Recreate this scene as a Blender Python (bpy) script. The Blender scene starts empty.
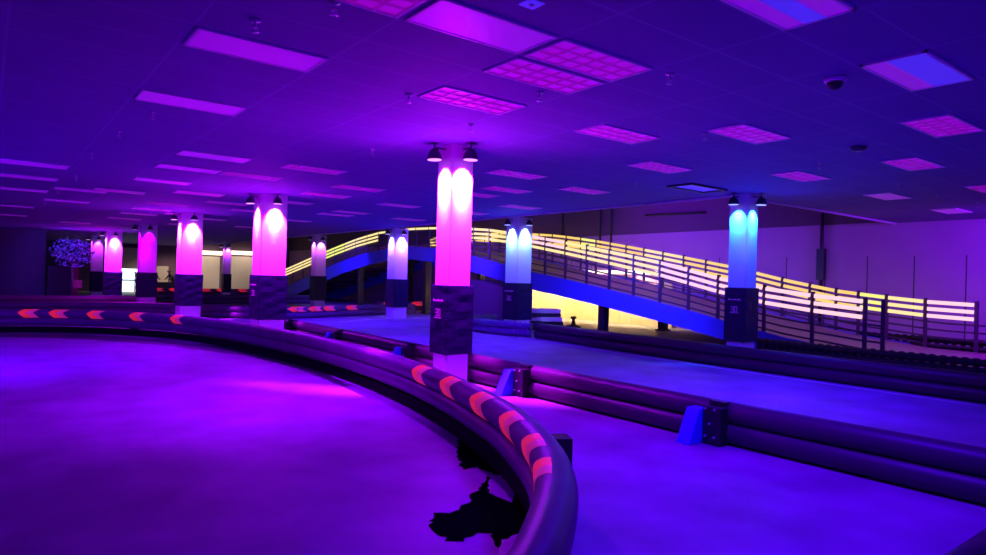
import bpy, bmesh, math, random
from mathutils import Vector, Matrix
random.seed(7)
S = bpy.context.scene
C = S.collection

# ------------------------------------------------------------------ camera
F_PX = 662.664
PITCH, ROLL, YAW = 0.0036329, 0.0278624, -0.91643464
H = 1.7                     # eye height above the floor
CEIL = 3.7386               # tiled ceiling height
def ray(px, py):
    x = (px - 493) / F_PX; y = (277.5 - py) / F_PX
    cr, sr = math.cos(ROLL), math.sin(ROLL); x, y = cr*x - sr*y, sr*x + cr*y
    cp, sp = math.cos(PITCH), math.sin(PITCH)
    yy = cp - sp*y; zz = sp + cp*y
    c, s = math.cos(YAW), math.sin(YAW)
    gx = c*x + s*yy; gy = -s*x + c*yy
    return Vector((gy, -gx, zz))
def onz(px, py, z):
    r = ray(px, py); t = (z - H) / r.z
    return Vector((r.x*t, r.y*t, z))
def onY(px, py, Y):
    r = ray(px, py); t = Y / r.y
    return Vector((r.x*t, Y, H + r.z*t))
def onX(px, py, X):
    r = ray(px, py); t = X / r.x
    return Vector((X, r.y*t, H + r.z*t))
cam_d = bpy.data.cameras.new('camera'); cam = bpy.data.objects.new('camera', cam_d); C.objects.link(cam)
fw = ray(493, 277.5).normalized(); rt = (ray(593, 277.5) - ray(493, 277.5)).normalized(); up = rt.cross(fw)
cam.matrix_world = Matrix(((rt.x, up.x, -fw.x, 0), (rt.y, up.y, -fw.y, 0), (rt.z, up.z, -fw.z, H), (0, 0, 0, 1)))
cam_d.sensor_width = 36; cam_d.lens = F_PX / 986 * 36; cam_d.clip_start = .05; cam_d.clip_end = 300
S.camera = cam

# ------------------------------------------------------------------ world, exposure, lights
w = bpy.data.worlds.new('world'); S.world = w; w.use_nodes = True
bgn = w.node_tree.nodes['Background']; bgn.inputs[0].default_value = (.09, .0, 1, 1); bgn.inputs[1].default_value = 1.1
S.view_settings.view_transform = 'Standard'; S.view_settings.look = 'None'
S.view_settings.exposure = .3; S.view_settings.gamma = 1; S.view_settings.use_curve_mapping = False

MAG = (.56, .009, 1); VIO = (.42, .0, 1); BLU = (.006, .075, 1); PALE = (.22, .3, 1)
def spot(name, loc, target, power, color, ang, blend=.5, rad=.04, parent=None):
    d = bpy.data.lights.new(name, 'SPOT'); d.energy = power; d.color = color; d.spot_size = math.radians(ang)
    d.spot_blend = blend; d.shadow_soft_size = rad
    o = bpy.data.objects.new(name, d); C.objects.link(o)
    o.location = loc; o.rotation_euler = (Vector(target) - Vector(loc)).to_track_quat('-Z', 'Y').to_euler()
    if parent:
        o.parent = parent; o.matrix_parent_inverse = parent.matrix_basis.inverted()
    return o
# added violet fill lights near the ceiling, no fixtures, washing floor, bridge and wall
for n, loc, tgt, pw, col, ang in [
    ('fill_track_left', (-.5, 13, 3.6), (-.5, 15.5, 0), 1300, (.13, .0, 1), 140),
    ('fill_track_near', (3.4, 8.6, 3.6), (3.0, 9.6, 0), 900, (.27, .0, 1), 108),
    ('fill_island', (5.0, 3.2, 3.6), (5.2, 2.2, 0), 700, (.07, .0, 1), 130),
    ('fill_track_right', (9.6, 5.5, 3.6), (9.6, 6.5, 0), 1000, (.05, .0, 1), 135),
    ('fill_track_middle', (9.6, 14.5, 3.6), (9.8, 15.5, 0), 1100, (.06, .0, 1), 140),
    ('fill_track_back', (10.5, 22, 3.6), (11, 23, 0), 1000, (.06, .0, 1), 140),
    ('fill_ramp', (18.5, 3.5, 3.6), (20.5, 6.0, 1.0), 900, (.25, .0, 1), 150),
    ('fill_bridge_side', (13.9, 13.0, 3.5), (16.5, 14.2, 1.4), 1100, (.06, .03, 1), 120),
    ('fill_bridge_crest', (14.1, 21.5, 3.5), (16.5, 24.0, 2.4), 900, (.14, .02, 1), 120),
    ('fill_bridge_far', (14.1, 33.5, 3.5), (16.5, 35.0, 2.0), 500, (.06, .0, 1), 120),
    ('fill_well', (17.5, 17.0, 6.3), (21.6, 15.0, 2.5), 700, (.26, .0, 1), 150),
]:
    spot(n, loc, tgt, pw, col, ang, .8, .25)

# ------------------------------------------------------------------ materials
def mat(name, col, rough=.6, metal=0., emit=None, estr=0., noise=None, spec=.5, bump=None):
    m = bpy.data.materials.new(name); m.use_nodes = True
    nt = m.node_tree; b = nt.nodes['Principled BSDF']
    b.inputs['Base Color'].default_value = (*col, 1); b.inputs['Roughness'].default_value = rough
    b.inputs['Metallic'].default_value = metal; b.inputs['Specular IOR Level'].default_value = spec
    if emit:
        b.inputs['Emission Color'].default_value = (*emit, 1); b.inputs['Emission Strength'].default_value = estr
    if noise or bump:
        tc = nt.nodes.new('ShaderNodeTexCoord')
    if noise:
        sc, amt, col2 = noise
        n = nt.nodes.new('ShaderNodeTexNoise'); n.inputs['Scale'].default_value = sc; n.inputs['Detail'].default_value = 5
        mp = nt.nodes.new('ShaderNodeMapRange'); mp.inputs['From Min'].default_value = .5 - amt; mp.inputs['From Max'].default_value = .5 + amt
        mx = nt.nodes.new('ShaderNodeMix'); mx.data_type = 'RGBA'
        mx.inputs['A'].default_value = (*col, 1); mx.inputs['B'].default_value = (*col2, 1)
        nt.links.new(tc.outputs['Object'], n.inputs['Vector']); nt.links.new(n.outputs['Fac'], mp.inputs['Value'])
        nt.links.new(mp.outputs['Result'], mx.inputs['Factor']); nt.links.new(mx.outputs['Result'], b.inputs['Base Color'])
    if bump:
        n2 = nt.nodes.new('ShaderNodeTexNoise'); n2.inputs['Scale'].default_value = bump[0]; n2.inputs['Detail'].default_value = 4
        bp = nt.nodes.new('ShaderNodeBump'); bp.inputs['Strength'].default_value = bump[1]; bp.inputs['Distance'].default_value = bump[2] if len(bump) > 2 else .02
        nt.links.new(tc.outputs['Object'], n2.inputs['Vector']); nt.links.new(n2.outputs['Fac'], bp.inputs['Height'])
        nt.links.new(bp.outputs['Normal'], b.inputs['Normal'])
    return m
M = {}
M['floor'] = mat('worn_concrete', (.26, .26, .3), .5, spec=.3, noise=(1.2, .2, (.46, .45, .52)), bump=(3.5, .3, .02))
M['pipe'] = mat('grey_plastic_pipe', (.12, .06, .13), .45, noise=(2.5, .2, (.17, .09, .18)), spec=.3)
M['blackpipe'] = mat('black_plastic_pipe', (.05, .03, .045), .42, spec=.3)
M['ribbed'] = mat('ribbed_blue_grey_plastic', (.16, .16, .24), .4)
M['tire'] = mat('black_rubber', (.03, .03, .035), .6)
M['red'] = mat('red_chevron_paint', (1, .07, .05), .5, emit=(1, .02, .05), estr=.38)  # small emission added to the paint, standing in for fluorescence
M['pink'] = mat('pink_chevron_paint', (1, .22, .3), .5, emit=(1, .03, .15), estr=.18)  # weaker added emission, same stand-in for fluorescence
M['blue'] = mat('blue_bracket_paint', (.05, .22, .9), .45)
M['black'] = mat('black_painted_steel', (.02, .02, .022), .4)
M['bolt'] = mat('zinc_bolt', (.8, .8, .8), .3, .7)
M['column'] = mat('white_painted_column', (.82, .8, .8), .55)
M['vinyl'] = mat('black_vinyl_padding', (.014, .012, .045), .45, bump=(7, .5, .03), spec=.25)
M['logo'] = mat('pink_print', (.9, .35, .7), .5)
M['lamp'] = mat('dark_lamp_housing', (.03, .03, .06), .4)
M['wallR'] = mat('painted_panel_wall', (.42, .36, .42), .7)
M['walld'] = mat('dark_painted_wall', (.12, .06, .13), .75)
M['bluepanel'] = mat('blue_bridge_fascia', (.10, .16, .9), .42)
M['deck'] = mat('brown_plywood_deck', (.30, .2, .16), .45, noise=(1.2, .2, (.42, .3, .25)))
M['rail'] = mat('dark_steel_post', (.10, .06, .10), .4)
M['lens'] = mat('white_lens_added_glow', (.8, .6, .86), .4, emit=(.55, .0, 1), estr=.16, bump=(60, .3, .005))  # lights are off; faint emission added to lift the lens off the ceiling
M['lensb'] = mat('bluish_lens_added_glow', (.3, .15, .95), .4, emit=(.08, .03, 1), estr=.3)  # added blue emission on unlit strips, also on sprinkler and vent plates
M['frame'] = mat('light_frame_white', (.8, .78, .8), .4)
M['louver'] = mat('aluminium_louvre_added_glow', (.8, .4, .7), .35, emit=(.8, .0, 1), estr=.05)  # added faint emission, the fixture itself is off
M['trof'] = mat('reflector_added_glow', (.95, .5, .85), .4, emit=(.9, .0, 1), estr=.17)  # added emission brightens the cells of switched-off fixtures
M['sprk'] = mat('chrome_sprinkler', (.75, .72, .75), .25, .6)
M['stain'] = mat('black_stain_and_shade', (.002, .002, .004), .9, spec=0)
M['tape'] = mat('pale_tape_residue', (.7, .7, .75), .35)
M['line'] = mat('white_floor_line', (.9, .9, .9), .4)
M['beige'] = mat('beige_screen', (.55, .47, .42), .8)
M['warmglow'] = mat('warm_white_glow', (1, .9, .7), .5, emit=(1, .8, .5), estr=1.6)
M['dayglow'] = mat('bright_window', (1, 1, 1), .5, emit=(.75, .95, 1), estr=1.6)
M['leaf'] = mat('blue_foliage', (.25, .22, .5), .6)
M['bark'] = mat('dark_bark', (.12, .08, .08), .8)
M['tan'] = mat('tan_foam', (.75, .6, .4), .7)
M['cloth'] = mat('dark_clothes', (.03, .03, .05), .8)
M['skin'] = mat('skin_tone', (.5, .3, .22), .6)
M['coral'] = mat('coral_panel', (.4, .12, .1), .7, emit=None)
LED = {}
for k, c, s in [('amber', (1, .66, .15), .85), ('cream', (1, .76, .32), .95), ('pinkish', (1, .55, .62), 1.05), ('lime', (.9, .9, .2), .9)]:
    LED[k] = mat('led_bar_' + k, (.06, .05, .05), .5, emit=c, estr=s)

def math_n(nt, op, a, b=None):
    n = nt.nodes.new('ShaderNodeMath'); n.operation = op
    for i, v in enumerate([a, b]):
        if v is None: continue
        if isinstance(v, (int, float)): n.inputs[i].default_value = v
        else: nt.links.new(v, n.inputs[i])
    return n.outputs[0]
def grid_mat(name, base, line, px, ox, py, oy, width, rough=.75, nscale=1.2, col2=None, axes=('X', 'Y'), zmax=None):
    """tiles with thin seams every px / py metres"""
    m = mat(name, base, rough, noise=(nscale, .25, col2 or base)); nt = m.node_tree
    b = nt.nodes['Principled BSDF']; src = b.inputs['Base Color'].links[0].from_socket
    tc = nt.nodes.new('ShaderNodeTexCoord'); sp = nt.nodes.new('ShaderNodeSeparateXYZ'); nt.links.new(tc.outputs['Object'], sp.inputs[0])
    outs = []
    for ax, p, o in ((axes[0], px, ox), (axes[1], py, oy)):
        if not p: continue
        f = math_n(nt, 'FRACT', math_n(nt, 'DIVIDE', math_n(nt, 'SUBTRACT', sp.outputs[ax], o - 100*p), p))
        d = math_n(nt, 'ABSOLUTE', math_n(nt, 'SUBTRACT', f, .5))
        outs.append(math_n(nt, 'GREATER_THAN', d, .5 - width/2/p))
    r = outs[0] if len(outs) == 1 else math_n(nt, 'MAXIMUM', outs[0], outs[1])
    if zmax: r = math_n(nt, 'MULTIPLY', r, math_n(nt, 'LESS_THAN', sp.outputs['Z'], zmax))
    mx = nt.nodes.new('ShaderNodeMix'); mx.data_type = 'RGBA'; mx.inputs['B'].default_value = (*line, 1)
    nt.links.new(r, mx.inputs['Factor']); nt.links.new(src, mx.inputs['A']); nt.links.new(mx.outputs['Result'], b.inputs['Base Color'])
    return m
GX, GY, T = 3.7605, 4.0227, .61
M['ceiling'] = grid_mat('dark_ceiling_tiles', (.15, .06, .34), (.22, .13, .46), 1.22, GX, .61, GY, .024, col2=(.18, .07, .40))
M['wallpanel'] = grid_mat('panelled_wall', (.42, .20, .46), (.07, .05, .08), 1.3, 9.2-13, 0, 0, .035, axes=('Y', 'Z'), col2=(.46, .23, .5), zmax=2.75)

# ------------------------------------------------------------------ helpers
def box(bm, x0, x1, y0, y1, z0, z1, mi=0):
    v = [bm.verts.new(p) for p in ((x0,y0,z0),(x1,y0,z0),(x1,y1,z0),(x0,y1,z0),(x0,y0,z1),(x1,y0,z1),(x1,y1,z1),(x0,y1,z1))]
    for f in ((3,2,1,0),(4,5,6,7),(0,1,5,4),(1,2,6,5),(2,3,7,6),(3,0,4,7)):
        fc = bm.faces.new([v[i] for i in f]); fc.material_index = mi
def obox(bm, c, ax, ay, az):
    """box from a centre and three half-axis vectors"""
    c = Vector(c); v = []
    for sz in (-1, 1):
        for sx, sy in ((-1,-1),(1,-1),(1,1),(-1,1)): v.append(bm.verts.new(c + sx*ax + sy*ay + sz*az))
    for f in ((3,2,1,0),(4,5,6,7),(0,1,5,4),(1,2,6,5),(2,3,7,6),(3,0,4,7)): bm.faces.new([v[i] for i in f])
def bar(bm, a, b, wy, wz):
    a, b = Vector(a), Vector(b); d = (b - a); L = d.length; d.normalize()
    s = Vector((0,0,1)).cross(d)
    s = Vector((1,0,0)) if s.length < 1e-4 else s.normalized()
    u = d.cross(s).normalized()
    obox(bm, (a+b)/2, d*L/2, s*wy/2, u*wz/2)
def tube(bm, pts, r, n=14, cap=True, rfun=None):
    pts = [Vector(p) for p in pts]; rings = []
    for i, p in enumerate(pts):
        d = (pts[min(i+1, len(pts)-1)] - pts[max(i-1, 0)]).normalized()
        s = Vector((0,0,1)).cross(d); s = Vector((1,0,0)) if s.length < 1e-3 else s.normalized(); u = d.cross(s).normalized()
        rr = rfun(i) if rfun else r
        rings.append([bm.verts.new(p + rr*(math.cos(2*math.pi*k/n)*s + math.sin(2*math.pi*k/n)*u)) for k in range(n)])
    for a, b in zip(rings, rings[1:]):
        for k in range(n): bm.faces.new((a[k], b[k], b[(k+1)%n], a[(k+1)%n])).smooth = True
    if cap: bm.faces.new(rings[0]); bm.faces.new(rings[-1][::-1])
def lathe(bm, prof, n=20, c=(0,0,0)):
    rings = []
    for r, z in prof: rings.append([bm.verts.new((c[0]+r*math.cos(2*math.pi*k/n), c[1]+r*math.sin(2*math.pi*k/n), c[2]+z)) for k in range(n)])
    for a, b in zip(rings, rings[1:]):
        for k in range(n): bm.faces.new((a[k], a[(k+1)%n], b[(k+1)%n], b[k])).smooth = True
    bm.faces.new(rings[0][::-1]); bm.faces.new(rings[-1])
def obj(name, bm, m, parent=None, bevel=0, loc=None):
    me = bpy.data.meshes.new(name); bmesh.ops.recalc_face_normals(bm, faces=bm.faces[:]); bm.to_mesh(me); bm.free()
    for x in (m if isinstance(m, list) else [m]): me.materials.append(x)
    o = bpy.data.objects.new(name, me); C.objects.link(o)
    if loc is not None: o.location = loc
    if parent: o.parent = parent
    if bevel:
        b = o.modifiers.new('bevel', 'BEVEL'); b.width = bevel; b.segments = 2; b.limit_method = 'ANGLE'
    return o
def tag(o, label, cat, group=None):
    o['label'] = label; o['category'] = cat
    if group: o['group'] = group
    return o
def thing(name, label, cat, loc=(0,0,0), rz=0, group=None):
    o = bpy.data.objects.new(name, None); C.objects.link(o); o.location = loc; o.rotation_euler = (0,0,rz); o.empty_display_size = .2
    return tag(o, label, cat, group)
def struct(name, bm, m):
    o = obj(name, bm, m); o['kind'] = 'structure'; return o
def copy_tree(o, parent=None):
    c = o.copy(); C.objects.link(c); c.parent = parent
    for ch in [x for x in bpy.data.objects if x.parent == o]: copy_tree(ch, c)
    return c
def smooth_path(P, step=.25):
    P = [Vector(p) for p in P]; out = []
    Q = [2*P[0]-P[1]] + P + [2*P[-1]-P[-2]]
    for i in range(1, len(Q)-2):
        p0, p1, p2, p3 = Q[i-1:i+3]; n = max(2, int((p2-p1).length/step))
        for k in range(n):
            t = k/n
            out.append(.5*((2*p1)+(-p0+p2)*t+(2*p0-5*p1+4*p2-p3)*t*t+(-p0+3*p1-3*p2+p3)*t**3))
    out.append(P[-1]); return out
def interp(tab, x):
    if x <= tab[0][0]: return tab[0][1]
    for (a, b), (c, d) in zip(tab, tab[1:]):
        if x <= c: return b + (d-b)*(x-a)/(c-a)
    return tab[-1][1]

# ------------------------------------------------------------------ structure
XW = 21.6; XE = 13.15; YE = 8.4; HI = 6.6
bm = bmesh.new(); box(bm, -22, XW, -12, 58.2, -.15, 0); struct('floor', bm, M['floor'])
bm = bmesh.new()
box(bm, -22, XE, -12, 58.2, CEIL, CEIL+.12); box(bm, XE, XW, -12, YE, CEIL, CEIL+.12)
struct('ceiling', bm, M['ceiling'])
bm = bmesh.new(); box(bm, XE, XW, YE, 58.2, HI, HI+.15); struct('ceiling_high', bm, M['walld'])
bm = bmesh.new(); box(bm, XW, XW+.15, -12, 58.2, 0, 3.78); struct('wall_right', bm, M['wallpanel'])
bm = bmesh.new(); box(bm, XW, XW+.15, -12, 58.2, 3.78, HI); struct('wall_right_upper', bm, M['walld'])
bm = bmesh.new(); box(bm, 2.6, XW, 58.2, 58.35, 0, HI); struct('wall_back', bm, M['walld'])
bm = bmesh.new(); box(bm, -22, 2.65, 44, 44.2, 0, CEIL); box(bm, 2.45, 2.65, 44.2, 58.2, 0, CEIL); struct('wall_left', bm, M['walld'])
bm = bmesh.new(); box(bm, XE-.05, XE+.05, YE, 58.2, CEIL+.12, HI); box(bm, XE, XW, YE-.05, YE+.05, CEIL+.12, HI); struct('wall_bulkhead', bm, M['walld'])
bm = bmesh.new(); box(bm, XE, XE+.03, YE, 58.2, CEIL-.05, CEIL+.12); struct('trim_1', bm, M['frame'])
bm = bmesh.new(); box(bm, XE, XW, YE, YE+.03, CEIL-.05, CEIL+.12); struct('trim_2', bm, M['frame'])
# pilaster, drop pole and conduits on the right wall
p = onX(738, 230, XW-.2)
bm = bmesh.new(); box(bm, XW-.35, XW, p.y-.25, p.y+.25, 3.3, HI); tag(obj('pilaster', bm, M['walld']), 'dark pilaster high on the wall behind the blue column beside the bridge', 'pilaster')
p = onX(822, 240, XW-.1)
bm = bmesh.new(); tube(bm, [(XW-.12, p.y, 0), (XW-.12, p.y, 3.1), (XW-.12, p.y, HI)], .06, 10); box(bm, XW-.2, XW-.04, p.y-.12, p.y+.12, 2.0, 3.0)
tag(obj('drop_pole', bm, M['black']), 'black vertical pipe with a box running down the wall right of the cyan column', 'pipe')
for px in (562, 600, 611):
    p = onX(px, 225, XW-.08)
    bm = bmesh.new(); tube(bm, [(XW-.06, p.y, 2.9), (XW-.06, p.y, HI)], .045, 8)
    tag(obj('conduit', bm, M['black']), {562: 'thin dark conduit on the far wall, nearest the pale blue column', 600: 'thin dark conduit on the far wall, middle of the three above the bridge', 611: 'thin dark conduit on the far wall, rightmost of the three above the bridge'}[px], 'conduit', 'conduits on the upper wall')
p = onX(645, 215, XW-.08); q = onX(705, 212, XW-.08)
bm = bmesh.new(); tube(bm, [(XW-.06, p.y, p.z), (XW-.06, q.y, q.z)], .04, 8)
tag(obj('conduit', bm, M['black']), 'horizontal dark conduit on the upper wall left of the pilaster', 'conduit', 'conduits on the upper wall')

# ------------------------------------------------------------------ ceiling lights
def make_lens(kind):
    t = thing('troffer_light', 'x', 'ceiling light')
    e = .035
    bm = bmesh.new()
    for a in ((e, 1.22-e, e, e+.025), (e, 1.22-e, .61-e-.025, .61-e), (e, e+.025, e, .61-e), (1.22-e-.025, 1.22-e, e, .61-e)):
        box(bm, *a, -.02, 0)
    obj('frame', bm, M['frame'], t)
    if kind == 'louver':
        bm = bmesh.new(); box(bm, .06, 1.16, .06, .55, -.004, 0); obj('reflector', bm, M['trof'], t)
        bm = bmesh.new()
        for k in range(1, 6): x = .06 + 1.1*k/6; box(bm, x-.007, x+.007, .06, .55, -.024, -.004)
        for k in range(1, 3): y = .06 + .49*k/3; box(bm, .06, 1.16, y-.007, y+.007, -.024, -.004)
        obj('louver', bm, M['louver'], t)
    else:
        bm = bmesh.new(); box(bm, .06, 1.16, .06, .55, -.014, 0); obj('lens', bm, M['lens'], t)
        if kind == 'strip':
            bm = bmesh.new(); box(bm, .06, 1.16, .24, .40, -.018, -.014); obj('centre_strip', bm, M['lensb'], t)
        if kind == 'split':
            bm = bmesh.new(); box(bm, .06, 1.16, .06, .36, -.018, -.014); obj('centre_strip', bm, M['lensb'], t)
    return t
protos = {}
def troffer(j, i, kind, label):
    if kind not in protos: protos[kind] = o = make_lens(kind)
    else: o = copy_tree(protos[kind])
    o.location = (GX + T*j, GY - T*i, CEIL); o['label'] = label; o['category'] = 'ceiling light'
    o['group'] = {'louver': 'louvred ceiling lights', 'lens': 'flat lens ceiling lights'}.get(kind, 'blue striped ceiling lights')
def lit(j, i, kind, label): troffer(j, i, kind, label)
lit(-4, 0, 'louver', 'louvred ceiling light cut by the top edge, left of the big plain bright one')
lit(-2, 0, 'lens', 'big plain flat lens ceiling light showing brightest at the top centre')
lit(0, 0, 'louver', 'louvred ceiling light of the touching pair, the one nearer the top edge')
lit(0, -1, 'louver', 'louvred ceiling light of the touching pair, the one nearer the magenta column')
lit(0, -3, 'louver', 'louvred ceiling light with bright pink cells right above the nearest magenta column')
lit(-4, -3, 'lens', 'long flat lens ceiling light, largest in the upper left corner')
lit(-4, -7, 'lens', 'flat lens ceiling light directly beyond the largest one at upper left')
lit(0, 3, 'strip', 'ceiling light with pink lenses and a blue centre strip cut by the top edge')
lit(4, 3, 'split', 'flat bluish ceiling light at upper right, beyond the security dome')
lit(8, 2, 'louver', 'louvred ceiling light at the right edge behind the bluish lens light')
lit(12, 0, 'louver', 'smaller louvred ceiling light second from the right edge')
lit(6, -1, 'louver', 'louvred ceiling light above and left of the cyan column')
lit(4, -3, 'louver', 'louvred ceiling light right of centre, nearest right of the magenta column')
lit(8, -5, 'louver', 'louvred ceiling light in front of the recessed ceiling vent')
lit(12, -3, 'louver', 'faint louvred ceiling light just above the cyan column')
lit(18, -3, 'lens', 'small plain purple ceiling light over the ramp foot')
lit(24, -3, 'lens', 'small plain purple ceiling light farthest right near the wall')
lit(18, 0, 'louver', 'small louvred ceiling light cut by the right edge of the photo')
FAR = [(-2,-13),(-2,-16),(0,-16),(-2,-20),(0,-23),(0,-29),(0,-33),(0,-37),(0,-42),(2,-26),(4,-29),(-2.7,-25),(-6,-19),(-6,-23),(-6,-28),(-4,-26),(-4,-32),(-6,-38),(-6,-46),
       (1,-13),(4,-16),(4,-19),(4,-23),(8,-27),(8,-25),(8,-20),(6,-9),(8,-12),(8,-14),(12,-16),(12,-20),(10,-10),(2,-35),(4,-37),(8,-33),(12,-26),(-8,-30),(-8,-40),(-10,-34),(4,-44),(8,-42),(-2,-50),(-10,-48)]
def side(j): return 'far left' if j < -3 else ('left of the magenta columns' if j < 0 else ('over the magenta column row' if j < 3 else ('over the middle track' if j < 9 else 'next to the pale blue column row')))
ords = ['nearest', 'second', 'third', 'fourth', 'fifth', 'sixth', 'seventh', 'eighth', 'ninth', 'tenth', 'eleventh', 'twelfth', 'last']
bys = {}
for j, i in FAR: bys.setdefault(side(j), []).append((j, i))
for sname, L in bys.items():
    L.sort(key=lambda a: -a[1])
    for n, (j, i) in enumerate(L):
        kind = 'lens' if (j < -3 or (j, i) in ((-2,-13),(-2,-16),(-2,-20))) else 'louver'
        lit(j, i, kind, '%s ceiling light, %s from the camera among those %s' % ('plain' if kind == 'lens' else 'louvred', ords[min(n, 12)], sname))

# sprinklers, detectors, dome
def sprinkler():
    bm = bmesh.new()
    lathe(bm, [(.045, 0), (.045, -.012), (.012, -.02), (.012, -.05), (.018, -.055), (.018, -.062)], 12)
    box(bm, -.022, -.018, -.004, .004, -.095, -.055); box(bm, .018, .022, -.004, .004, -.095, -.055)
    lathe(bm, [(.035, -.095), (.035, -.1), (.008, -.105)], 12)
    o = obj('sprinkler', bm, M['sprk']); return o
sp0 = None
SPR = [((1.68,5.43),'nearest the top edge above the left lens lights'),((1.66,9.47),'just behind the second left lens light'),((1.52,11.12),'third back along the left sprinkler row'),((1.44,13.61),'fourth back along the left sprinkler row'),
 ((1.55,17.26),'fifth back along the left sprinkler row'),((1.49,21.03),'sixth back along the left sprinkler row'),((1.44,25.34),'farthest in the left sprinkler row'),((4.87,9.61),'left of the nearest magenta column'),
 ((4.7,5.39),'at the lower corner of the touching louvred pair'),((3.69,6.44),'left of the pink louvred light above the magenta column'),((5.21,4.07),'right of the touching louvred pair'),((7.58,5.32),'beside the louvred light left of the cyan column'),
 ((10.68,5.31),'above the cyan column and to its right'),((10.3,8.81),'left of the recessed vent'),((13.75,5.33),'right of the cyan column before the purple light'),((15.48,5.27),'between the two plain purple lights'),((17.54,5.17),'nearest the right wall'),
 ((2.02,4.67),'cut by the top edge beside the louvred light'),((5.02,7.11),'directly above the nearest magenta column')]
for (x, y), l in SPR:
    if sp0 is None: sp0 = o = sprinkler()
    else: o = sp0.copy(); C.objects.link(o)
    o.location = (x, y, CEIL); tag(o, 'small chrome ceiling sprinkler ' + l, 'sprinkler', 'ceiling sprinklers')
t = thing('security_dome', 'black security camera dome in a pale ring at upper right', 'security camera', (6.46, 3.09, CEIL))
bm = bmesh.new(); lathe(bm, [(.10, 0), (.10, -.03), (.085, -.045), (.07, -.045)], 24); obj('ring', bm, M['frame'], t)
bm = bmesh.new(); lathe(bm, [(.075, -.03), (.072, -.07), (.05, -.1), (.02, -.115), (.003, -.118)], 24); obj('dome', bm, M['black'], t)
t = thing('smoke_detector', 'round smoke detector on the ceiling beyond the black dome', 'smoke detector', (9.83, 4.35, CEIL))
bm = bmesh.new(); lathe(bm, [(.11, 0), (.11, -.02), (.09, -.05), (.04, -.06)], 20); obj('housing', bm, M['lamp'], t)
bm = bmesh.new(); lathe(bm, [(.05, -.055), (.05, -.064), (.01, -.066)], 16); obj('grille', bm, M['sprk'], t)
t = thing('flush_sprinkler', 'flush square ceiling sprinkler plate with a bright dot at the top edge', 'sprinkler', (3.14, 3.72, CEIL))
bm = bmesh.new(); box(bm, -.07, .07, -.07, .07, -.008, 0); obj('plate', bm, M['lensb'], t, .003)
bm = bmesh.new(); lathe(bm, [(.02, -.008), (.018, -.02), (.005, -.024)], 12); obj('cap', bm, M['sprk'], t)
# recessed vent near the cyan column
t = thing('ceiling_vent', 'dark framed ceiling vent between the pale blue and cyan columns', 'ceiling vent', (GX+T*12, GY+T*6.6, CEIL))
bm = bmesh.new()
for a in ((0, 1.22, 0, .05), (0, 1.22, .56, .61), (0, .05, 0, .61), (1.17, 1.22, 0, .61)): box(bm, *a, -.04, 0)
obj('frame', bm, M['lamp'], t)
bm = bmesh.new(); box(bm, .05, 1.17, .05, .56, -.01, 0); obj('plate', bm, M['lensb'], t)

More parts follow.
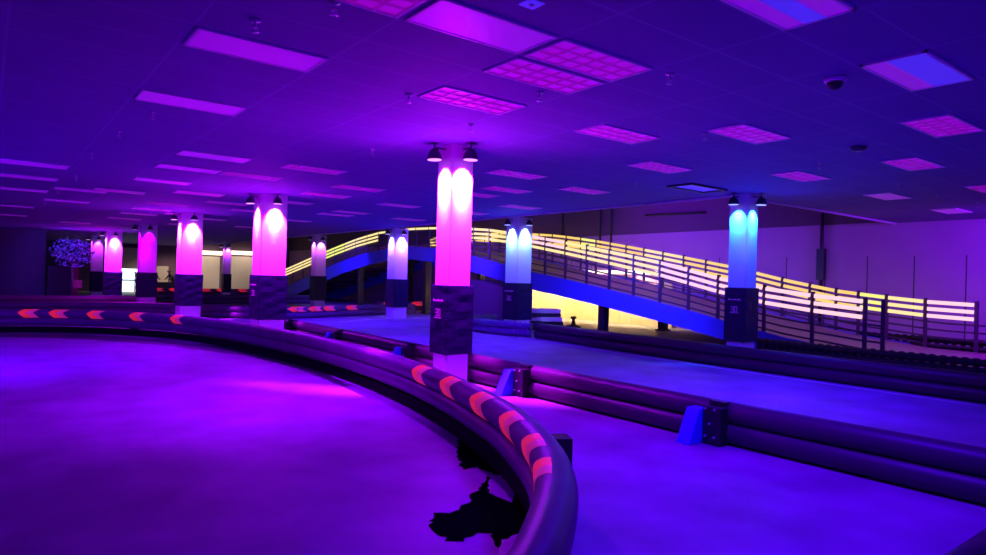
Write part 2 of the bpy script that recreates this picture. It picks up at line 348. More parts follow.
# ------------------------------------------------------------------ columns
def column(x, y, wd, name, where, z0, z1, col, pw, lamps=True, logo=False, pink=False, fill=None, fillcol=None):
    """near corner at (x, y), wd wide"""
    t = thing('column', where, 'column', (x, y, 0), 0, 'padded columns')
    bm = bmesh.new(); box(bm, 0, wd, 0, wd, 0, CEIL); obj('shaft', bm, M['column'], t, .012)
    bm = bmesh.new(); p = .045
    box(bm, -p, wd+p, -p, wd+p, z0, z1); bmesh.ops.subdivide_edges(bm, edges=bm.edges[:], cuts=7, use_grid_fill=True)
    for v in bm.verts:
        f = .003*math.sin(v.co.z*23 + v.co.x*9 + v.co.y*4)
        v.co += Vector((f if v.co.x < 0 else 0, f if v.co.y < 0 else 0, 0))
    pad = obj('padding', bm, M['vinyl'], t, .012)
    if logo:
        bm = bmesh.new(); X = -p - .012; cy = wd*.5
        h = z1 - z0; zt = z1 - .22*h; zl = z1 - .40*h
        n = 9
        for k in range(n):     # line of small lettering
            y0 = cy + wd*.36 - k*wd*.72/n
            hh = .022 if k in (0, 4, 7) else .014
            box(bm, X, X+.004, y0 - wd*.72/n*.75, y0, zt-.016, zt-.016+hh*1.6)
        def d2(y0, segs):
            wq, hq, s = wd*.16, .055, .012
            R = {'t': (y0-wq, y0, zl+hq-s, zl+hq+s*.0+.004), 'm': (y0-wq, y0, zl-s/2, zl+s/2), 'b': (y0-wq, y0, zl-hq, zl-hq+s), 'l': (y0-s, y0, zl-hq, zl+hq), 'r': (y0-wq, y0-wq+s, zl-hq, zl+hq),
                 'lu': (y0-s, y0, zl, zl+hq), 'ru': (y0-wq, y0-wq+s, zl, zl+hq), 'll': (y0-s, y0, zl-hq, zl), 'rl': (y0-wq, y0-wq+s, zl-hq, zl)}
            for q in segs: box(bm, X, X+.004, R[q][0], R[q][1], R[q][2], R[q][3])
        d2(cy+wd*.2, ['t', 'm', 'b', 'r']); d2(cy-.0, ['t', 'b', 'l', 'r'])
        for k in range(6): box(bm, X, X+.004, cy+wd*.24-(k+1)*wd*.08+.006, cy+wd*.24-k*wd*.08, zl-.085, zl-.07)
        o = obj('printed_logo', bm, M['logo'], t); o['label'] = 'pink printed lettering and number'
    if lamps:
        for nm, lx, ly in (('left', -.2, wd*.5), ('right', wd*.5, -.2)):
            s = thing('spotlight', '%s spotlight at the head of the %s' % (nm, name), 'spotlight', (x+lx, y+ly, CEIL), 0, 'column spotlights')
            ins = Vector((.2, 0, 0)) if nm == 'left' else Vector((0, .2, 0)); axis = (ins*.22 + Vector((0, 0, -1))).normalized(); aim = (ins.normalized()*.6 + Vector((0, 0, -1))).normalized()
            bm = bmesh.new(); tube(bm, [(0,0,0), (0,0,-.13)], .012, 8); box(bm, -.05, .05, -.05, .05, -.012, 0); bar(bm, (0,0,-.07), ins*1.0 + Vector((0,0,-.07)), .03, .02); obj('bracket', bm, M['lamp'], s)
            bm = bmesh.new(); hb = Vector((0,0,-.11)); tube(bm, [hb-axis*.02, hb+axis*.02, hb+axis*.1, hb+axis*.14], .07, 16, rfun=lambda i: (.04, .08, .115, .12)[i]); obj('housing', bm, M['lamp'], s)
            bm = bmesh.new(); tube(bm, [hb+axis*.141, hb+axis*.15], .105, 16); lm = mat('lamp_lens', (.9,.9,.9), .3, emit=tuple(min(1, c+.3) for c in col), estr=1.2 if pw > 100 else .2); obj('lens', bm, lm, s)
            ld = Vector((x+lx, y+ly, CEIL)) + hb + axis*.17
            if pw: spot('column_spot', ld, ld+aim, pw, col, 72, .5, .03, s)
            if pw > 400: spot('column_core', ld, ld + (ins.normalized()*.6 + Vector((0, 0, -1))).normalized(), 230 if col[0] > .5 else (45 if col[0] < .02 else 75), (.8, .62, .9) if col[0] > .5 else ((.06, .5, .8) if col[0] < .02 else (.4, .62, 1)), 42, .85, .03, s)
    if fill:
        spot('column_bounce_fill', (x-.3, y-.3, 1.9), (x-.7, y-.7, CEIL), 130 if col[0] > .5 else (0 if pw < 100 else 45), (.7, 0, 1) if col[0] > .5 else (.06, .05, 1), 150, .9, .12)  # added upward light imitating bounce off the lit column
        spot('column_fill', (x-.35, y-.35, CEIL-.3), (x-1.0, y-1.0, 0), fill, fillcol or col, 150, .8, .1)  # added wide fill beside the column, no lamp head of its own
column(5.53, 8.29, .39, 'nearest magenta column', 'nearest and tallest magenta lit column with black padding and pink print, behind the front barrier', .555, 1.60, MAG, 3000, logo=True, fill=420, fillcol=(.27,0,1))
column(13.09, 8.07, .43, 'cyan column', 'cyan blue lit column with pink printed black padding beside the bridge foot', .5, 1.68, BLU, 430, logo=True, fill=160, fillcol=(.05,.03,1))
column(13.54, 16.4, .60, 'pale blue column', 'pale blue lit column in the middle standing inside the ribbed barrier end', .43, 1.62, (.07,.17,1), 480, logo=True, fill=160, fillcol=(.1,.03,1))
column(5.55, 16.95, .66, 'second magenta column', 'second magenta lit column from the camera, in the row behind the curved barrier', .52, 1.66, MAG, 3200, logo=True, fill=500, fillcol=(.27,0,1))
column(5.37, 24.7, .68, 'third magenta column', 'third magenta lit column, left of the second one', .50, 1.60, MAG, 3000, fill=500, fillcol=(.27,0,1))
column(13.48, 24.3, .62, 'violet blue column', 'pale violet blue lit column under the crest of the bridge', .45, 1.62, (.2,.1,1), 420, fill=120, fillcol=(.1,0,1))
column(5.42, 32.6, .66, 'dim purple column', 'dim purple column with striped dark padding, between two magenta lit columns', .5, 1.60, (.4,.0,1), 60, fill=420, fillcol=(.7,0,1))
column(5.12, 40.4, .72, 'far magenta column', 'farthest magenta lit column, at the left beside the bright window', .3, 1.55, MAG, 3000, fill=400, fillcol=(.27,0,1))
column(5.2, 47.2, .6, 'far thin purple column', 'thin purple column at the far left next to the blue tree', .3, 1.55, (.6,.02,1), 150)
column(13.4, 32.4, .56, 'pink violet column', 'unlit pinkish violet column in front of the descending left end of the bridge', .4, 1.65, (.7,.12,1), 90)
column(13.4, 48.6, .45, 'small far column', 'small far column between the two beige roller screens', .3, 1.6, (.5,.05,1), 120)

# ------------------------------------------------------------------ barriers
def chevron_on(path, s0, zc, r, parent, sgn, L=.42, half=None, th0=10, th1=75, thick=1):
    """double chevron bent round the pipe at arclength index s0 (path is dense, in metres)"""
    acc = [0]
    for a, b in zip(path, path[1:]): acc.append(acc[-1] + (b-a).length)
    def P(s):
        s = max(0, min(s, acc[-1]-1e-4))
        for i in range(len(acc)-1):
            if acc[i+1] >= s: break
        f = (s-acc[i])/(acc[i+1]-acc[i]); p = path[i].lerp(path[i+1], f); d = (path[i+1]-path[i]).normalized(); return p, d
    q0, d0 = P(s0); sg = 1 if cam_side(q0, d0) else -1
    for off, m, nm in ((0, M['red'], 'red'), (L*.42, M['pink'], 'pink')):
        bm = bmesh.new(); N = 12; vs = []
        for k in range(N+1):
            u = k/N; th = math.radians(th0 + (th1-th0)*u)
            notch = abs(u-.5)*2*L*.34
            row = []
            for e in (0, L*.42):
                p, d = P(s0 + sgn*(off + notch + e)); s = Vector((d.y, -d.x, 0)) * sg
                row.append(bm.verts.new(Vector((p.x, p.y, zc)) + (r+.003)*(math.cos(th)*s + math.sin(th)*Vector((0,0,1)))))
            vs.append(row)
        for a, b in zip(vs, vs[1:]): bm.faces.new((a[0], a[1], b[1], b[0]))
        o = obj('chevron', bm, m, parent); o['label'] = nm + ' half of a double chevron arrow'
def cam_side(p, d):
    s = Vector((d.y, -d.x, 0)); return s.dot(Vector((-p.x, -p.y, 0))) > 0
def nearest_s(path, q):
    acc = 0; best = (1e9, 0)
    for a, b in zip(path, path[1:]):
        dd = (a.xy - q.xy).length
        if dd < best[0]: best = (dd, acc)
        acc += (b-a).length
    return best[1]
def bracket(parent, p, d, r, side=1, bolts=True, zt=.5):
    """blue wedge foot on the near side and a black clamp plate over the pipes"""
    s = Vector((d.y, -d.x, 0)); s = s if s.dot(Vector((-p.x, -p.y, 0))) > 0 else -s
    c = Vector((p.x, p.y, 0))
    bm = bmesh.new()
    a0, a1, h = r+.03, r+.36, zt*.82; t = .085; dd = d.normalized()
    P = [(a0, 0), (a1, 0), (a0+.15, h), (a0, h)]
    back = -dd if side > 0 else dd
    A = [bm.verts.new(c + s*u + Vector((0,0,v)) + back*.0) for u, v in P]; B = [bm.verts.new(c + s*u + Vector((0,0,v)) + back*t*2) for u, v in P]
    bm.faces.new(A); bm.faces.new(B[::-1])
    for k in range(4): bm.faces.new((A[k], A[(k+1)%4], B[(k+1)%4], B[k]))
    br = obj('bracket', bm, M['blue'], parent, .01); br['label'] = 'blue wedge foot with a black bolted clamp'
    bm = bmesh.new()
    obox(bm, c + s*(r+.07) - back*.12 + Vector((0,0,zt*.46)), dd*.11, s*.07, Vector((0,0,zt*.44)))
    obox(bm, c + s*(r*.75) - back*.10 + Vector((0,0,zt-.02)), dd*.1, s*r*.4, Vector((0,0,.025)))
    obj('clamp_plate', bm, M['black'], br, .006)
    if bolts:
        for u, v in ((-.05, .2), (.06, .2), (-.05, .85), (.06, .85), (0, .5)):
            q = c + s*(r+.14) - back*(.10+u) + Vector((0,0,zt*v)); bm = bmesh.new(); tube(bm, [q, q+s*.018], .013, 8); obj('bolt', bm, M['bolt'], br)
def barrier(name, label, pts, r, zs, m, brackets=(), chevs=(), sgn=-1, step=.2, L=.42, th=(0, 80), n=18, bolts=True):
    path = smooth_path([(x, y, 0) for x, y in pts], step)
    t = thing(name, label, 'barrier', (0,0,0), 0, 'track barriers')
    m0 = len(path)//3; sg0 = 1 if cam_side(path[m0], (path[m0+1]-path[m0])) else -1
    for z, o, *rr_ in zs:
        q = []
        for i, p in enumerate(path):
            d = (path[min(i+1, len(path)-1)] - path[max(i-1, 0)]).normalized(); s = Vector((d.y, -d.x, 0)) * sg0
            q.append(p + s*o + Vector((0,0,z)))
        bm = bmesh.new(); tube(bm, q, rr_[0] if rr_ else r, n); obj('pipe', bm, m, t)
    for bx, by in brackets:
        q = Vector((bx, by, 0)); i = min(range(len(path)-1), key=lambda k: (path[k]-q).length)
        bracket(t, path[i], (path[i+1]-path[i]).normalized(), r, -1, bolts, zs[0][0]+r)
    for c in chevs: chevron_on(path, nearest_s(path, c), zs[0][0], r, t, sgn, L, th0=th[0], th1=th[1])
    return t, path
# A: the curved front barrier
A = [(-9, 17), (-6, 19.6), (-3, 20.9), (.0, 21.1), (1.7, 20.6), (3.0, 19.4), (3.95, 17.7), (4.45, 15.6), (4.7, 13.2), (4.78, 11.2), (4.72, 9.4), (4.55, 7.8), (4.25, 6.3), (3.96, 5.3), (3.7, 4.55), (3.4, 3.9), (3.1, 3.37), (2.76, 2.92), (2.45, 2.6), (2.15, 2.33), (1.8, 2.05), (1.3, 1.8), (.6, 1.6)]
chA = [onz(px, py, .52) for px, py in [(5,316),(42,314),(85,314),(122,316),(152,319),(412,370),(446,383),(482,398),(516,416),(543,440),(560,466)]]
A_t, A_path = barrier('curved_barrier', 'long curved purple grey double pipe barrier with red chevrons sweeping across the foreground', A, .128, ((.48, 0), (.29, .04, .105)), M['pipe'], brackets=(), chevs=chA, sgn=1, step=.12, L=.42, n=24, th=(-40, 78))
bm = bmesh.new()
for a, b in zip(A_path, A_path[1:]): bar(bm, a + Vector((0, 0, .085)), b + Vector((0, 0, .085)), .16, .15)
o = obj('shade_strip', bm, mat('matt_black_shade', (.006, .005, .008), .8, spec=.1), A_t); o['label'] = 'black strip standing in for the shade under the pipes'  # added strip, black as the shade in the gap below the pipes
# stands under the curved barrier
for bx, by in ((3.3, 3.75), (4.75, 12), (3.0, 19.4), (4.5, 7.6)):
    i = min(range(len(A_path)-1), key=lambda k: (A_path[k]-Vector((bx, by, 0))).length); p = A_path[i]; d = (A_path[i+1]-A_path[i]).normalized(); s = Vector((d.y, -d.x, 0)); s = -s if s.dot(Vector((-p.x, -p.y, 0))) > 0 else s
    bm = bmesh.new(); obox(bm, p + s*.21 + Vector((0,0,.26)), d*.09, s*.07, Vector((0,0,.26))); o = obj('stand', bm, M['black'], A_t, .008); o['label'] = 'black upright stand behind the pipes'
    for zz in (.42, .48):
        bm = bmesh.new(); q = p + s*.28 + Vector((0,0,zz)); tube(bm, [q, q+s*.015], .012, 8); obj('bolt', bm, M['bolt'], o)
B = [(6.45, -6), (6.45, 2), (6.45, 5), (6.5, 8), (6.55, 11), (6.65, 14), (6.75, 17), (6.8, 18.6)]
barrier('straight_barrier', 'dark double pipe barrier with blue bracket feet running behind the nearest magenta column', B, .118, ((.335, 0), (.12, .02)), mat('dark_purple_pipe', (.075, .035, .075), .42, spec=.3), brackets=[(6.45, 4.2), (6.5, 7.5), (6.55, 11.0), (6.68, 14.4), (6.78, 17.9)], step=.4)
Cc = [(12.3, -6), (12.35, 3), (12.45, 7), (12.7, 11), (13.0, 13.6), (13.15, 14.9)]
barrier('dark_barrier', 'dark double pipe barrier along the far track edge in front of the cyan column', Cc, .12, ((.335, 0), (.12, .02)), M['blackpipe'], step=.5)
ribp = smooth_path([(13.1, 15.1, .22), (12.85, 15.7, .22), (12.7, 16.8, .22), (12.9, 18.0, .22), (13.6, 18.9, .22), (15.0, 19.3, .22)], .035)
bm = bmesh.new()
for z in (.12, .335): tube(bm, [Vector((p.x, p.y, z)) for p in ribp], .11, 12, rfun=lambda i: .118 if (i//2) % 2 else .098)
tag(obj('ribbed_barrier', bm, M['ribbed']), 'blue lit ribbed flexible barrier end curling around the pale blue column', 'barrier', 'track barriers')
D = [(-12, 29.2), (0, 28.9), (4.4, 28.6), (5.9, 27.6), (6.9, 26.0), (8.4, 25.0), (10, 25.0), (12, 25.9), (14.5, 26.8), (16.2, 27.2)]
chD = [onz(px, py, .35) for px, py in [(300,311),(320,310),(340,309.5),(359,309)]]
barrier('rear_barrier', 'dark rear double pipe barrier with pink chevrons behind the magenta columns', D, .12, ((.335, 0), (.12, .02)), M['pipe'], chevs=chD, sgn=1, L=.7, step=.4, th=(-40, 75))
F_ = [(-12, 34.6), (0, 34.4), (5, 34.6), (6.6, 36.0), (8.2, 37.5), (15.9, 37.6)]
barrier('far_barrier', 'far dark pipe barrier with a thin blue highlight, left of the dim purple column', F_, .13, ((.36, 0), (.13, .02)), M['pipe'], step=.5)
G_ = [(15.4, 29.4), (17, 30.0), (19.5, 29.2), (20.8, 27)]
chG = [onz(px, py, .36) for px, py in [(410,304)]]
barrier('under_bridge_barrier', 'dark pipe barrier with small pink chevrons beneath the crest of the bridge', G_, .12, ((.335, 0), (.12, .02)), M['pipe'], chevs=[Vector((15.8, 29.5, 0)), Vector((17.6, 30, 0)), Vector((19.6, 29.1, 0))], L=.8, step=.3, sgn=1, th=(-40, 75))
K_ = [(8.6, 50.5), (14, 50.8), (20, 51)]
barrier('hall_barrier', 'low dark barrier with pink chevrons in front of the beige roller screens', K_, .13, ((.37, 0), (.13, .02)), M['pipe'], chevs=[Vector((x, 50.6, 0)) for x in (9.3, 10.1, 12.4, 13.7, 15.2, 17.0)], L=.7, step=.5, sgn=1, th=(-40, 75))
# corner of another barrier at the lower right edge
pA = onz(992, 528, .3); pB = onz(940, 562, .3)
dr = (pB-pA).normalized(); nr = Vector((dr.y, -dr.x, 0)); nr = nr if nr.dot(pA) < 0 else -nr
c0 = pA - dr*.6 + nr*.0; c1 = pA + dr*1.2 + nr*.0
bm = bmesh.new(); tube(bm, [c0 - Vector((0, 0, .17)), c1 - Vector((0, 0, .17))], .13, 20)
tag(obj('dark_pipe', bm, M['blackpipe']), 'dark pipe end just showing at the lower right corner', 'pipe')

# white track lines
def ribbon(name, label, pts, wd, m, z=.004, cat='floor line'):
    path = smooth_path([(x, y, 0) for x, y in pts], .3); bm = bmesh.new(); prev = None
    for i, p in enumerate(path):
        d = (path[min(i+1, len(path)-1)] - path[max(i-1, 0)]).normalized(); s = Vector((d.y, -d.x, 0))
        cur = [bm.verts.new(p + s*wd/2*k + Vector((0,0,zz))) for k, zz in ((-1, z), (1, z))]
        if prev: bm.faces.new((prev[0], prev[1], cur[1], cur[0]))
        prev = cur
    return tag(obj(name, bm, m), label, cat)
ribbon('track_line', 'thin white painted line along the foot of the dark barrier on the right track', [(11.95, -4), (12.0, 4), (12.15, 9), (12.45, 13), (12.5, 15)], .09, M['line'])
ribbon('track_line', 'short white painted curve on the blue track around the ribbed barrier end', [(12.45, 15.4), (12.3, 16.5), (12.4, 18), (12.9, 19.2)], .12, M['line'])
ribbon('track_line', 'pale painted line on the far blue track below the rear barrier', [(10.3, 22.6), (12, 23.6), (13.2, 23.95)], .2, M['line'])

# stain on the floor inside the curve, painted barrier shade, and peeled tape
def blob(name, label, px, m, z=.003, cat='floor stain', jit=.03):
    P = [onz(a, b, z) for a, b in px]; Q = []
    for i, p in enumerate(P):
        q = P[(i+1) % len(P)]; n = max(1, int((q-p).length/.05))
        for k in range(n):
            v = p.lerp(q, k/n); Q.append(v + Vector((random.uniform(-jit, jit), random.uniform(-jit, jit), 0)))
    bm = bmesh.new(); bm.faces.new([bm.verts.new(q) for q in Q]); bmesh.ops.triangulate(bm, faces=bm.faces[:])
    return tag(obj(name, bm, m), label, cat)
blob('stain_and_shade', 'black irregular worn patch, with barrier shade painted in, on the track inside the front curve', [(428,520),(436,512),(458,511),(470,497),(484,482),(491,474),(478,466),(463,470),(458,452),(459,434),(444,420),(430,405),(455,420),(490,445),(515,468),(538,495),(549,520),(540,545),(520,552),(500,556),(492,534),(478,532),(464,540),(450,541),(436,532)], M['stain'])  # real worn patch, extended in black over the shade beside the barrier
blob('tape_residue', 'pale peeled strip lying across the black patch near the curved barrier', [(455,424),(470,431),(500,452),(523,478),(516,478),(494,462),(470,444)], M['tape'], .006, 'tape', .012)
blob('tape_residue', 'small pale flake beside the strip in the black patch', [(490,474),(500,475),(514,490),(512,502),(499,498),(487,490)], M['tape'], .006, 'tape', .02)
blob('tape_residue', 'pale peeled patch at the lower end of the black stain', [(500,540),(520,534),(522,560),(498,560)], M['tape'], .006, 'tape', .015)
blob('tape_residue', 'long thin pale strip along the foot of the curved barrier', [(318,366),(345,376),(380,389),(425,405),(452,421),(446,422),(420,409),(376,393),(342,381),(316,369)], M['tape'], .006, 'tape', .012)
blob('stain_and_shade', 'thin dark painted shade band along the left foot of the curved barrier', [(0,334),(80,334),(160,339),(250,350),(300,362),(350,385),(346,387),(296,368),(248,356),(160,345),(80,339),(0,337)], mat('dark_foot_shade', (.05, .045, .07), .5), .003, 'floor stain', .05)  # dark band painted as the shadow at the barrier foot

# ------------------------------------------------------------------ bridge
XN, XF = 16.5, 20.3
TOP = [(2,1.45),(6.65,1.47),(8.3,1.6),(9.45,1.72),(11.03,2.0),(13.04,2.44),(15.15,2.81),(17.27,3.17),(19.6,3.54),(21.8,3.82),(24,3.99),(26,4.09),(28.6,4.15),(31.4,4.08),(33.75,3.86),(36.6,3.45),(39.85,2.93),(44.3,2.19),(48,1.6),(52,1.3)]
DK = [(2,.12),(7,.22),(9,.42),(10.15,.62),(11.6,.9),(13.4,1.21),(15.6,1.56),(17.5,1.84),(19.2,2.06),(22.4,2.61),(25.5,3.05),(28,3.22),(30,3.2),(33,2.95),(36.3,2.48),(40,1.78),(44.2,.97),(48,.35),(51,.1)]
def zt(y): return interp(TOP, y)
def zd(y): return interp(DK, y)
def zb(y): return max(.02, zd(y) - interp([(7,.3),(10,.52),(20,.68),(30,.62),(45,.9)], y))
t = thing('bridge', 'long arched kart bridge with a bright blue side panel', 'bridge', (0,0,0))
ys = [2 + .5*k for k in range(98)]
def slab(x0, x1, f0, f1, name, m, y0=2, y1=51):
    bm = bmesh.new(); prev = None
    for y in [v for v in ys if y0 <= v <= y1]:
        cur = [bm.verts.new(q) for q in ((x0, y, f0(y)), (x1, y, f0(y)), (x1, y, f1(y)), (x0, y, f1(y)))]
        if prev:
            for k in range(4): bm.faces.new((prev[k], prev[(k+1)%4], cur[(k+1)%4], cur[k]))
        else: bm.faces.new(cur)
        prev = cur
    bm.faces.new(prev[::-1]); return obj(name, bm, m, t)
slab(XN, XF, lambda y: max(.01, zd(y)-.14), lambda y: max(.06, zd(y)-.02), 'deck', M['deck'], 4, 49)
slab(XN-.06, XN+.0, zb, zd, 'side_panel', M['bluepanel'], 7.5, 49)['label'] = 'blue side panel'
slab(XF, XF+.06, zb, zd, 'side_panel', M['bluepanel'], 7.5, 49)
for yy, hw in ((15.6, .13), (27.0, .14), (34.0, .12)):
    for xx in (XN+.25, XF-.35):
        bm = bmesh.new(); box(bm, xx-hw, xx+hw, yy-hw, yy+hw, 0, zd(yy)-.14); box(bm, xx-.2, xx+.2, yy-.2, yy+.2, 0, .05)
        # haunch
        v = [bm.verts.new(q) for q in ((xx-hw, yy-hw-.3, zd(yy-.3)-.16), (xx-hw, yy+hw+.3, zd(yy+.3)-.16), (xx-hw, yy+hw, zd(yy)-.6), (xx-hw, yy-hw, zd(yy)-.6))]
        bm.faces.new(v)
        obj('support_leg', bm, M['black'], t)
for k in range(20):
    y = 13 + k*1.6; bm = bmesh.new(); box(bm, XN+.02, XF-.02, y-.06, y+.06, max(.1, zd(y)-.36), zd(y)-.15); obj('cross_beam', bm, M['rail'], t)

def railing(X, posts, label, colf, thick=.10, group='bridge railings'):
    yy = [posts[0] + (posts[-1]-posts[0])*k/80 for k in range(81)]
    bm = bmesh.new()
    for k in range(4):
        f = lambda y, k=k: zd(y) + .08 + (zt(y)-.58-zd(y))*k/3.5
        for p, q in zip(yy, yy[1:]): bar(bm, (X+.03, p, f(p)), (X+.03, q, f(q)), .03, .045)
    r = obj('railing', bm, M['rail'], t); r['label'] = label
    for y in posts:
        bm = bmesh.new(); lean = 0
        box(bm, X-.03, X+.03, y-.045, y+.045, zb(y) if X == XN else max(0, zd(y)-.1), zt(y)+.03)
        obj('post', bm, M['rail'], r, .006)
    cnt = 0
    for a, b in zip(posts, posts[1:]):
        if b - a > 3: continue
        for k in range(3):
            g = .05; z0 = zt(a+g)-.07-k*.185; z1 = zt(b-g)-.07-k*.185
            m = colf((a+b)/2, k)
            if m is None: continue
            bm = bmesh.new(); bar(bm, (X-.045, a+g, z0), (X-.045, b-g, z1), .035, thick)
            obj('light_bar', bm, m, r, .008); cnt += 1
    return r
near = [6.65, 7.05, 8.3, 9.6, 11.0, 12.0, 13.05, 14.1, 15.15, 16.2, 17.27, 18.35, 19.5, 20.6, 21.8, 22.9, 24.1, 25.3, 26.5, 27.7, 28.9, 30.2, 31.5, 32.8, 34.2, 35.6, 37.0, 38.6, 40.2, 41.9, 43.7, 45.6]
far = [4.5, 5.95, 7.12, 8.1, 8.86, 9.5, 10.3, 11.2, 12.15, 13.1, 14.05, 15.0, 15.93, 16.85, 17.75, 18.6, 19.4, 20.3, 21.2, 22.1, 23.0, 23.9, 24.9, 26.0, 27.2, 28.4, 29.8, 31.2, 32.6]
def cn(y, k):
    if y < 6.9: return None
    if y < 13: return LED['pinkish']
    if y < 17: return LED['cream']
    if y < 20: return LED['pinkish'] if k < 2 else LED['cream']
    if 22.5 < y < 32 and k > 0: return None
    if 36 < y < 38: return LED['lime']
    return LED['cream']
def cf(y, k):
    if y < 5.9: return None
    if 8.1 < y < 8.8 or 19.3 < y < 20.2: return LED['lime']
    return LED['pinkish'] if y < 7.1 else (LED['cream'] if y < 8 or 15 < y < 17 else LED['amber'])
railing(XN, near, 'near bridge railing with triple glowing light bars between dark posts, facing the track', cn)
railing(XF, far, 'far bridge railing with amber light bars against the panelled wall', cf)
# ribbed tyre edging at the ramp foot
def tyre_row(label, x, y0, y1, z0):
    bm = bmesh.new(); y = y0
    path = []
    while y < y1: path.append(Vector((x, y, 0))); y += .05
    for z in (z0+.1, z0+.28): tube(bm, [p + Vector((0,0,z)) for p in path], .1, 10, rfun=lambda i: .1 if (i//2) % 2 else .075)
    tag(obj('tyre_edging', bm, M['tire']), label, 'barrier', 'ribbed black edging')
tyre_row('black ribbed edging at the foot of the near bridge railing', XN-.32, 3.0, 9.6, 0)
tyre_row('black ribbed edging along the ramp foot in front of the panelled wall', XF+.3, -2.0, 9.0, .12)
tyre_row('black ribbed edging between the two ramp railings at the right edge', 18.5, -3.0, 3.6, 0)

# things beneath the bridge
bm = bmesh.new()
y = 16.4
while y < 27.5:
    h = 1.75 + .06*math.sin(y*5) - .02*(y-16.4); box(bm, XW-.10-.02*(int(y*3.3) % 2), XW-.03, y, y+.30, 0, h); y += .3
tag(obj('added_glow_board', bm, mat('cream_reflector', (.85, .72, .42), .7)), 'row of cream boards added for the yellow glow under the bridge', 'added board')  # cream surface added so the wall returns the warm light yellow
bm = bmesh.new(); box(bm, 16.9, 17.0, 21.0, 25.0, 0, 1.7); box(bm, 16.88, 17.02, 20.94, 21.0, 0, 1.75); tag(obj('partition', bm, M['walld']), 'dark purple partition under the bridge right of the nearest magenta column', 'partition')
bm = bmesh.new(); box(bm, XW-.12, XW-.04, 17.2, 27.2, 2.1, 2.25)
tl = tag(obj('tube_light', bm, M['warmglow']), 'warm tube light on the wall hidden behind the bridge deck', 'light')
for y in (18, 20.5, 23, 25.5):
    spot('under_bridge_fill', (XW-.9, y, 1.95), (XW, y, .5), 260, (1, .72, .32), 150, .6, .1)  # added bare lights for the yellow glow, no fixtures
p = onz(542, 327, 0)
for k, (dz, a, m, l) in enumerate(((0, .25, 'black', 'black padded block at the bottom of the stack beside the pale blue column'), (.3, -.15, 'tan', 'tan padded board in the middle of the stack beside the pale blue column'), (.46, .3, 'black', 'black mat on the tan board beside the pale blue column'), (.56, .1, 'tan', 'tan padded board on top of the stack beside the pale blue column'))):
    bm = bmesh.new(); hh = .3 if k == 0 else (.15 if k % 2 else .1)
    L_ = .75 if k < 2 else .65
    box(bm, -L_, L_, -.3, .3, 0, hh); o = tag(obj('padded_board', bm, M[m], None, .02), l, 'padded board', 'stacked padded boards'); o.location = (15.55, 17.45, dz+.01*k); o.rotation_euler = (0, 0, -.6+a)
bm = bmesh.new(); lathe(bm, [(.3, 0), (.28, .06), (.1, .1), (.05, .3), (.12, .34), (.1, .42)], 14)
o = tag(obj('weighted_base', bm, M['black']), 'black weighted stand base on the floor under the bridge left of the support leg', 'stand'); o.location = (17.6, 17.9, 0)

# ------------------------------------------------------------------ far hall
YB = 58.2
def pane(name, px0, px1, py0, py1, Y, m, label, cat, depth=.05):
    a = onY(px0, py0, Y); b = onY(px1, py1, Y); bm = bmesh.new(); box(bm, a.x, b.x, Y, Y+depth, max(.0, min(b.z, a.z)), max(a.z, b.z)); return tag(obj(name, bm, m), label, cat)
for a, b, l in ((198, 219, 'beige roller screen left of the small far column'), (229, 262, 'wide beige roller screen right of the small far column')):
    pane('roller_screen', a, b, 256, 291, YB-.25, M['beige'], l, 'screen', .24)
    p = onY(a-3, 253, YB-.4); q = onY(b+3, 253, YB-.4); bm = bmesh.new()
    box(bm, p.x, q.x, YB-.6, YB-.45, p.z-.1, p.z+.22); tag(obj('cove_light', bm, M['warmglow'], None, .03), 'warm glowing cove light above the ' + l, 'light')
    spot('cove_wash', ((p.x+q.x)/2, YB-2.2, 3.4), ((p.x+q.x)/2, YB, 1.6), 130, (1, .82, .6), 120, .8, .3)
pane('roller_blind', 117, 140, 247, 269, YB-.3, M['beige'], 'beige roller blind above the bright far window', 'blind', .29)
o = pane('window_1', 112, 140, 268, 292, YB-.15, M['dayglow'], 'x', 'window', .16); o['kind'] = 'structure'; del o['label']; del o['category']
bm = bmesh.new(); p = onY(128, 280, YB-.5); box(bm, p.x-.5, p.x-.42, YB-.5, YB-.4, 0, 1.6); box(bm, p.x+.45, p.x+.52, YB-.5, YB-.4, 0, 1.6); box(bm, p.x-.5, p.x+.5, YB-.7, YB-.3, .85, .95); box(bm, p.x-.5, p.x+.5, YB-.7, YB-.3, 1.5, 1.56)
tag(obj('shelf_rack', bm, M['black']), 'black shelf rack standing before the bright far window', 'rack')
pane('notice_board', 157, 168, 266, 286, YB-.3, M['beige'], 'tall beige board behind the two seated people', 'board', .29)
pane('coral_banner', 71, 78, 262, 300, 43.5, M['coral'], 'narrow coral pink banner under the blue tree', 'banner', .5)
pane('coral_crate', 71, 82, 280, 288, 42.5, M['coral'], 'low coral crate beside the narrow banner under the blue tree', 'crate', .6)
pane('dark_cabinet', 48, 70, 266, 300, 43.4, M['black'], 'wide black cabinet left of the coral banner', 'cabinet', .6)
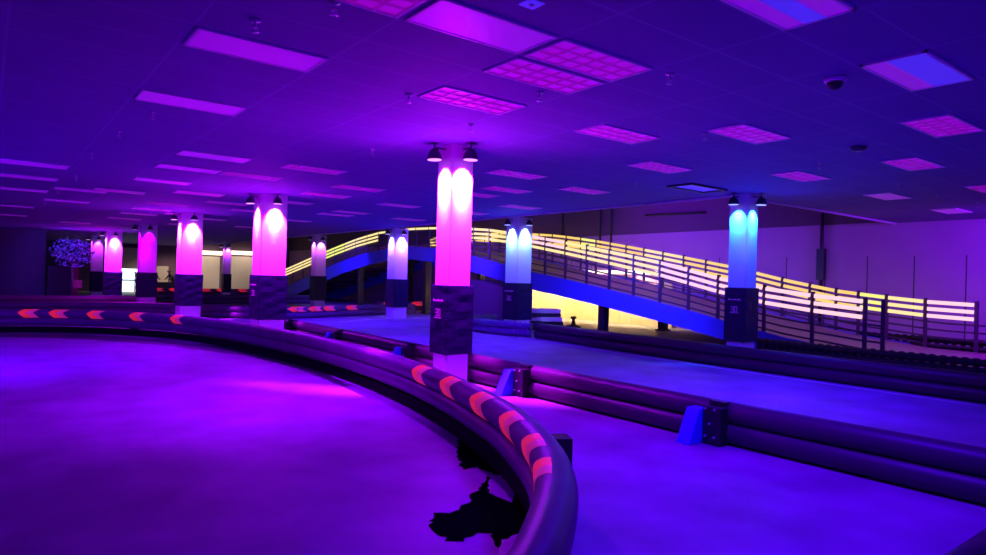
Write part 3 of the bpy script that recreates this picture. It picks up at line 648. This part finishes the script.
# tree
p = onY(72, 255, 42.0)
t = thing('artificial_tree', 'blue lit leafy tree at the far left beside the thin purple column', 'tree', (p.x, 42.0, 0))
bm = bmesh.new(); tube(bm, [(0,0,0), (.05,0,1.2), (0,0,2.4)], .08, 8)
for a in range(6):
    an = a*1.05; tube(bm, [(0,0,1.6+.1*a), (.5*math.cos(an), .5*math.sin(an), 2.2+.08*a), (1.0*math.cos(an), .9*math.sin(an), 2.6)], .03, 6)
obj('trunk', bm, M['bark'], t)
bm = bmesh.new()
for _ in range(700):
    u = Vector((random.gauss(0, 1), random.gauss(0, 1), random.gauss(0, 1))).normalized(); rr = random.uniform(.45, 1.05)
    c = Vector((u.x*1.0*rr, u.y*1.0*rr, 2.55 + u.z*.85*rr))
    if c.z < 1.75 or c.z > 3.7: continue
    a = Vector((random.gauss(0,1), random.gauss(0,1), random.gauss(0,1))).normalized()*.07; b = a.cross(Vector((random.gauss(0,1), random.gauss(0,1), random.gauss(0,1)))).normalized()*.04
    bm.faces.new([bm.verts.new(c+a), bm.verts.new(c+b), bm.verts.new(c-a), bm.verts.new(c-b)])
obj('foliage', bm, M['leaf'], t)
spot('tree_light', (p.x-.6, 39.5, 3.5), (p.x, 42, 2.6), 260, (.12, .05, 1), 90, .6, .1)
# people in the hall
def person(px, label, lean, face):
    q = onY(px, 275, 55.8)
    t = thing('person', label, 'person', (q.x, 55.5, 0), face)
    me = bpy.data.meshes.new('body'); V = []; E_ = []; R = []
    def add(p, r, par=None):
        V.append(p); R.append(r)
        if par is not None: E_.append((par, len(V)-1))
        return len(V)-1
    pel = add((0,0,.95), .15); ch = add((0,-lean*.3,1.3), .17, pel); nk = add((0,-lean*.4,1.48), .06, ch); hd = add((0,-lean*.45,1.62), .1, nk); add((0,-lean*.45,1.72), .08, hd)
    for s in (-1, 1):
        sh = add((s*.2,-lean*.3,1.4), .065, ch); el = add((s*.27,-.05-lean*.4,1.13), .05, sh); wr = add((s*.2,-.28-lean*.3,1.05), .035, el); add((s*.18,-.36-lean*.3,1.06), .04, wr)
        hp = add((s*.1,0,.88), .11, pel); kn = add((s*.12,-.03,.5), .07, hp); an = add((s*.12,.02,.09), .045, kn); add((s*.13,-.14,.04), .045, an)
    me.from_pydata(V, E_, []); me.materials.append(M['cloth']); o = bpy.data.objects.new('body', me); C.objects.link(o); o.parent = t
    sk = o.modifiers.new('skin', 'SKIN')
    for i, r in enumerate(R): me.skin_vertices[0].data[i].radius = (r, r)
    me.skin_vertices[0].data[0].use_root = True
    o.modifiers.new('sub', 'SUBSURF').levels = 1; o.modifiers['sub'].render_levels = 2
    bm = bmesh.new(); lathe(bm, [(.05, -.1), (.09, -.05), (.1, .02), (.085, .09), (.03, .12)], 12, (0, -lean*.45-.02, 1.66)); obj('face', bm, M['skin'], t)
    bm = bmesh.new(); lathe(bm, [(.1, .0), (.115, .05), (.1, .11), (.04, .15)], 12, (0, -lean*.45+.01, 1.66)); obj('hair', bm, M['black'], t)
person(153, 'person in dark clothes standing at the far counter beside the dim purple column', .3, .6)
person(173, 'person in dark clothes leaning forward at the far counter in front of the beige board', .9, -1.2)
bm = bmesh.new(); a = onY(152, 280, 54.6); b = onY(183, 280, 54.6); box(bm, a.x, b.x, 54.3, 54.9, .0, .85); tag(obj('counter', bm, M['lamp']), 'low dark counter in front of the two people', 'counter')
spot('hall_light', (12, 55, 3.5), (12, 56, 0), 300, (1, .75, .5), 140, .6, .2)
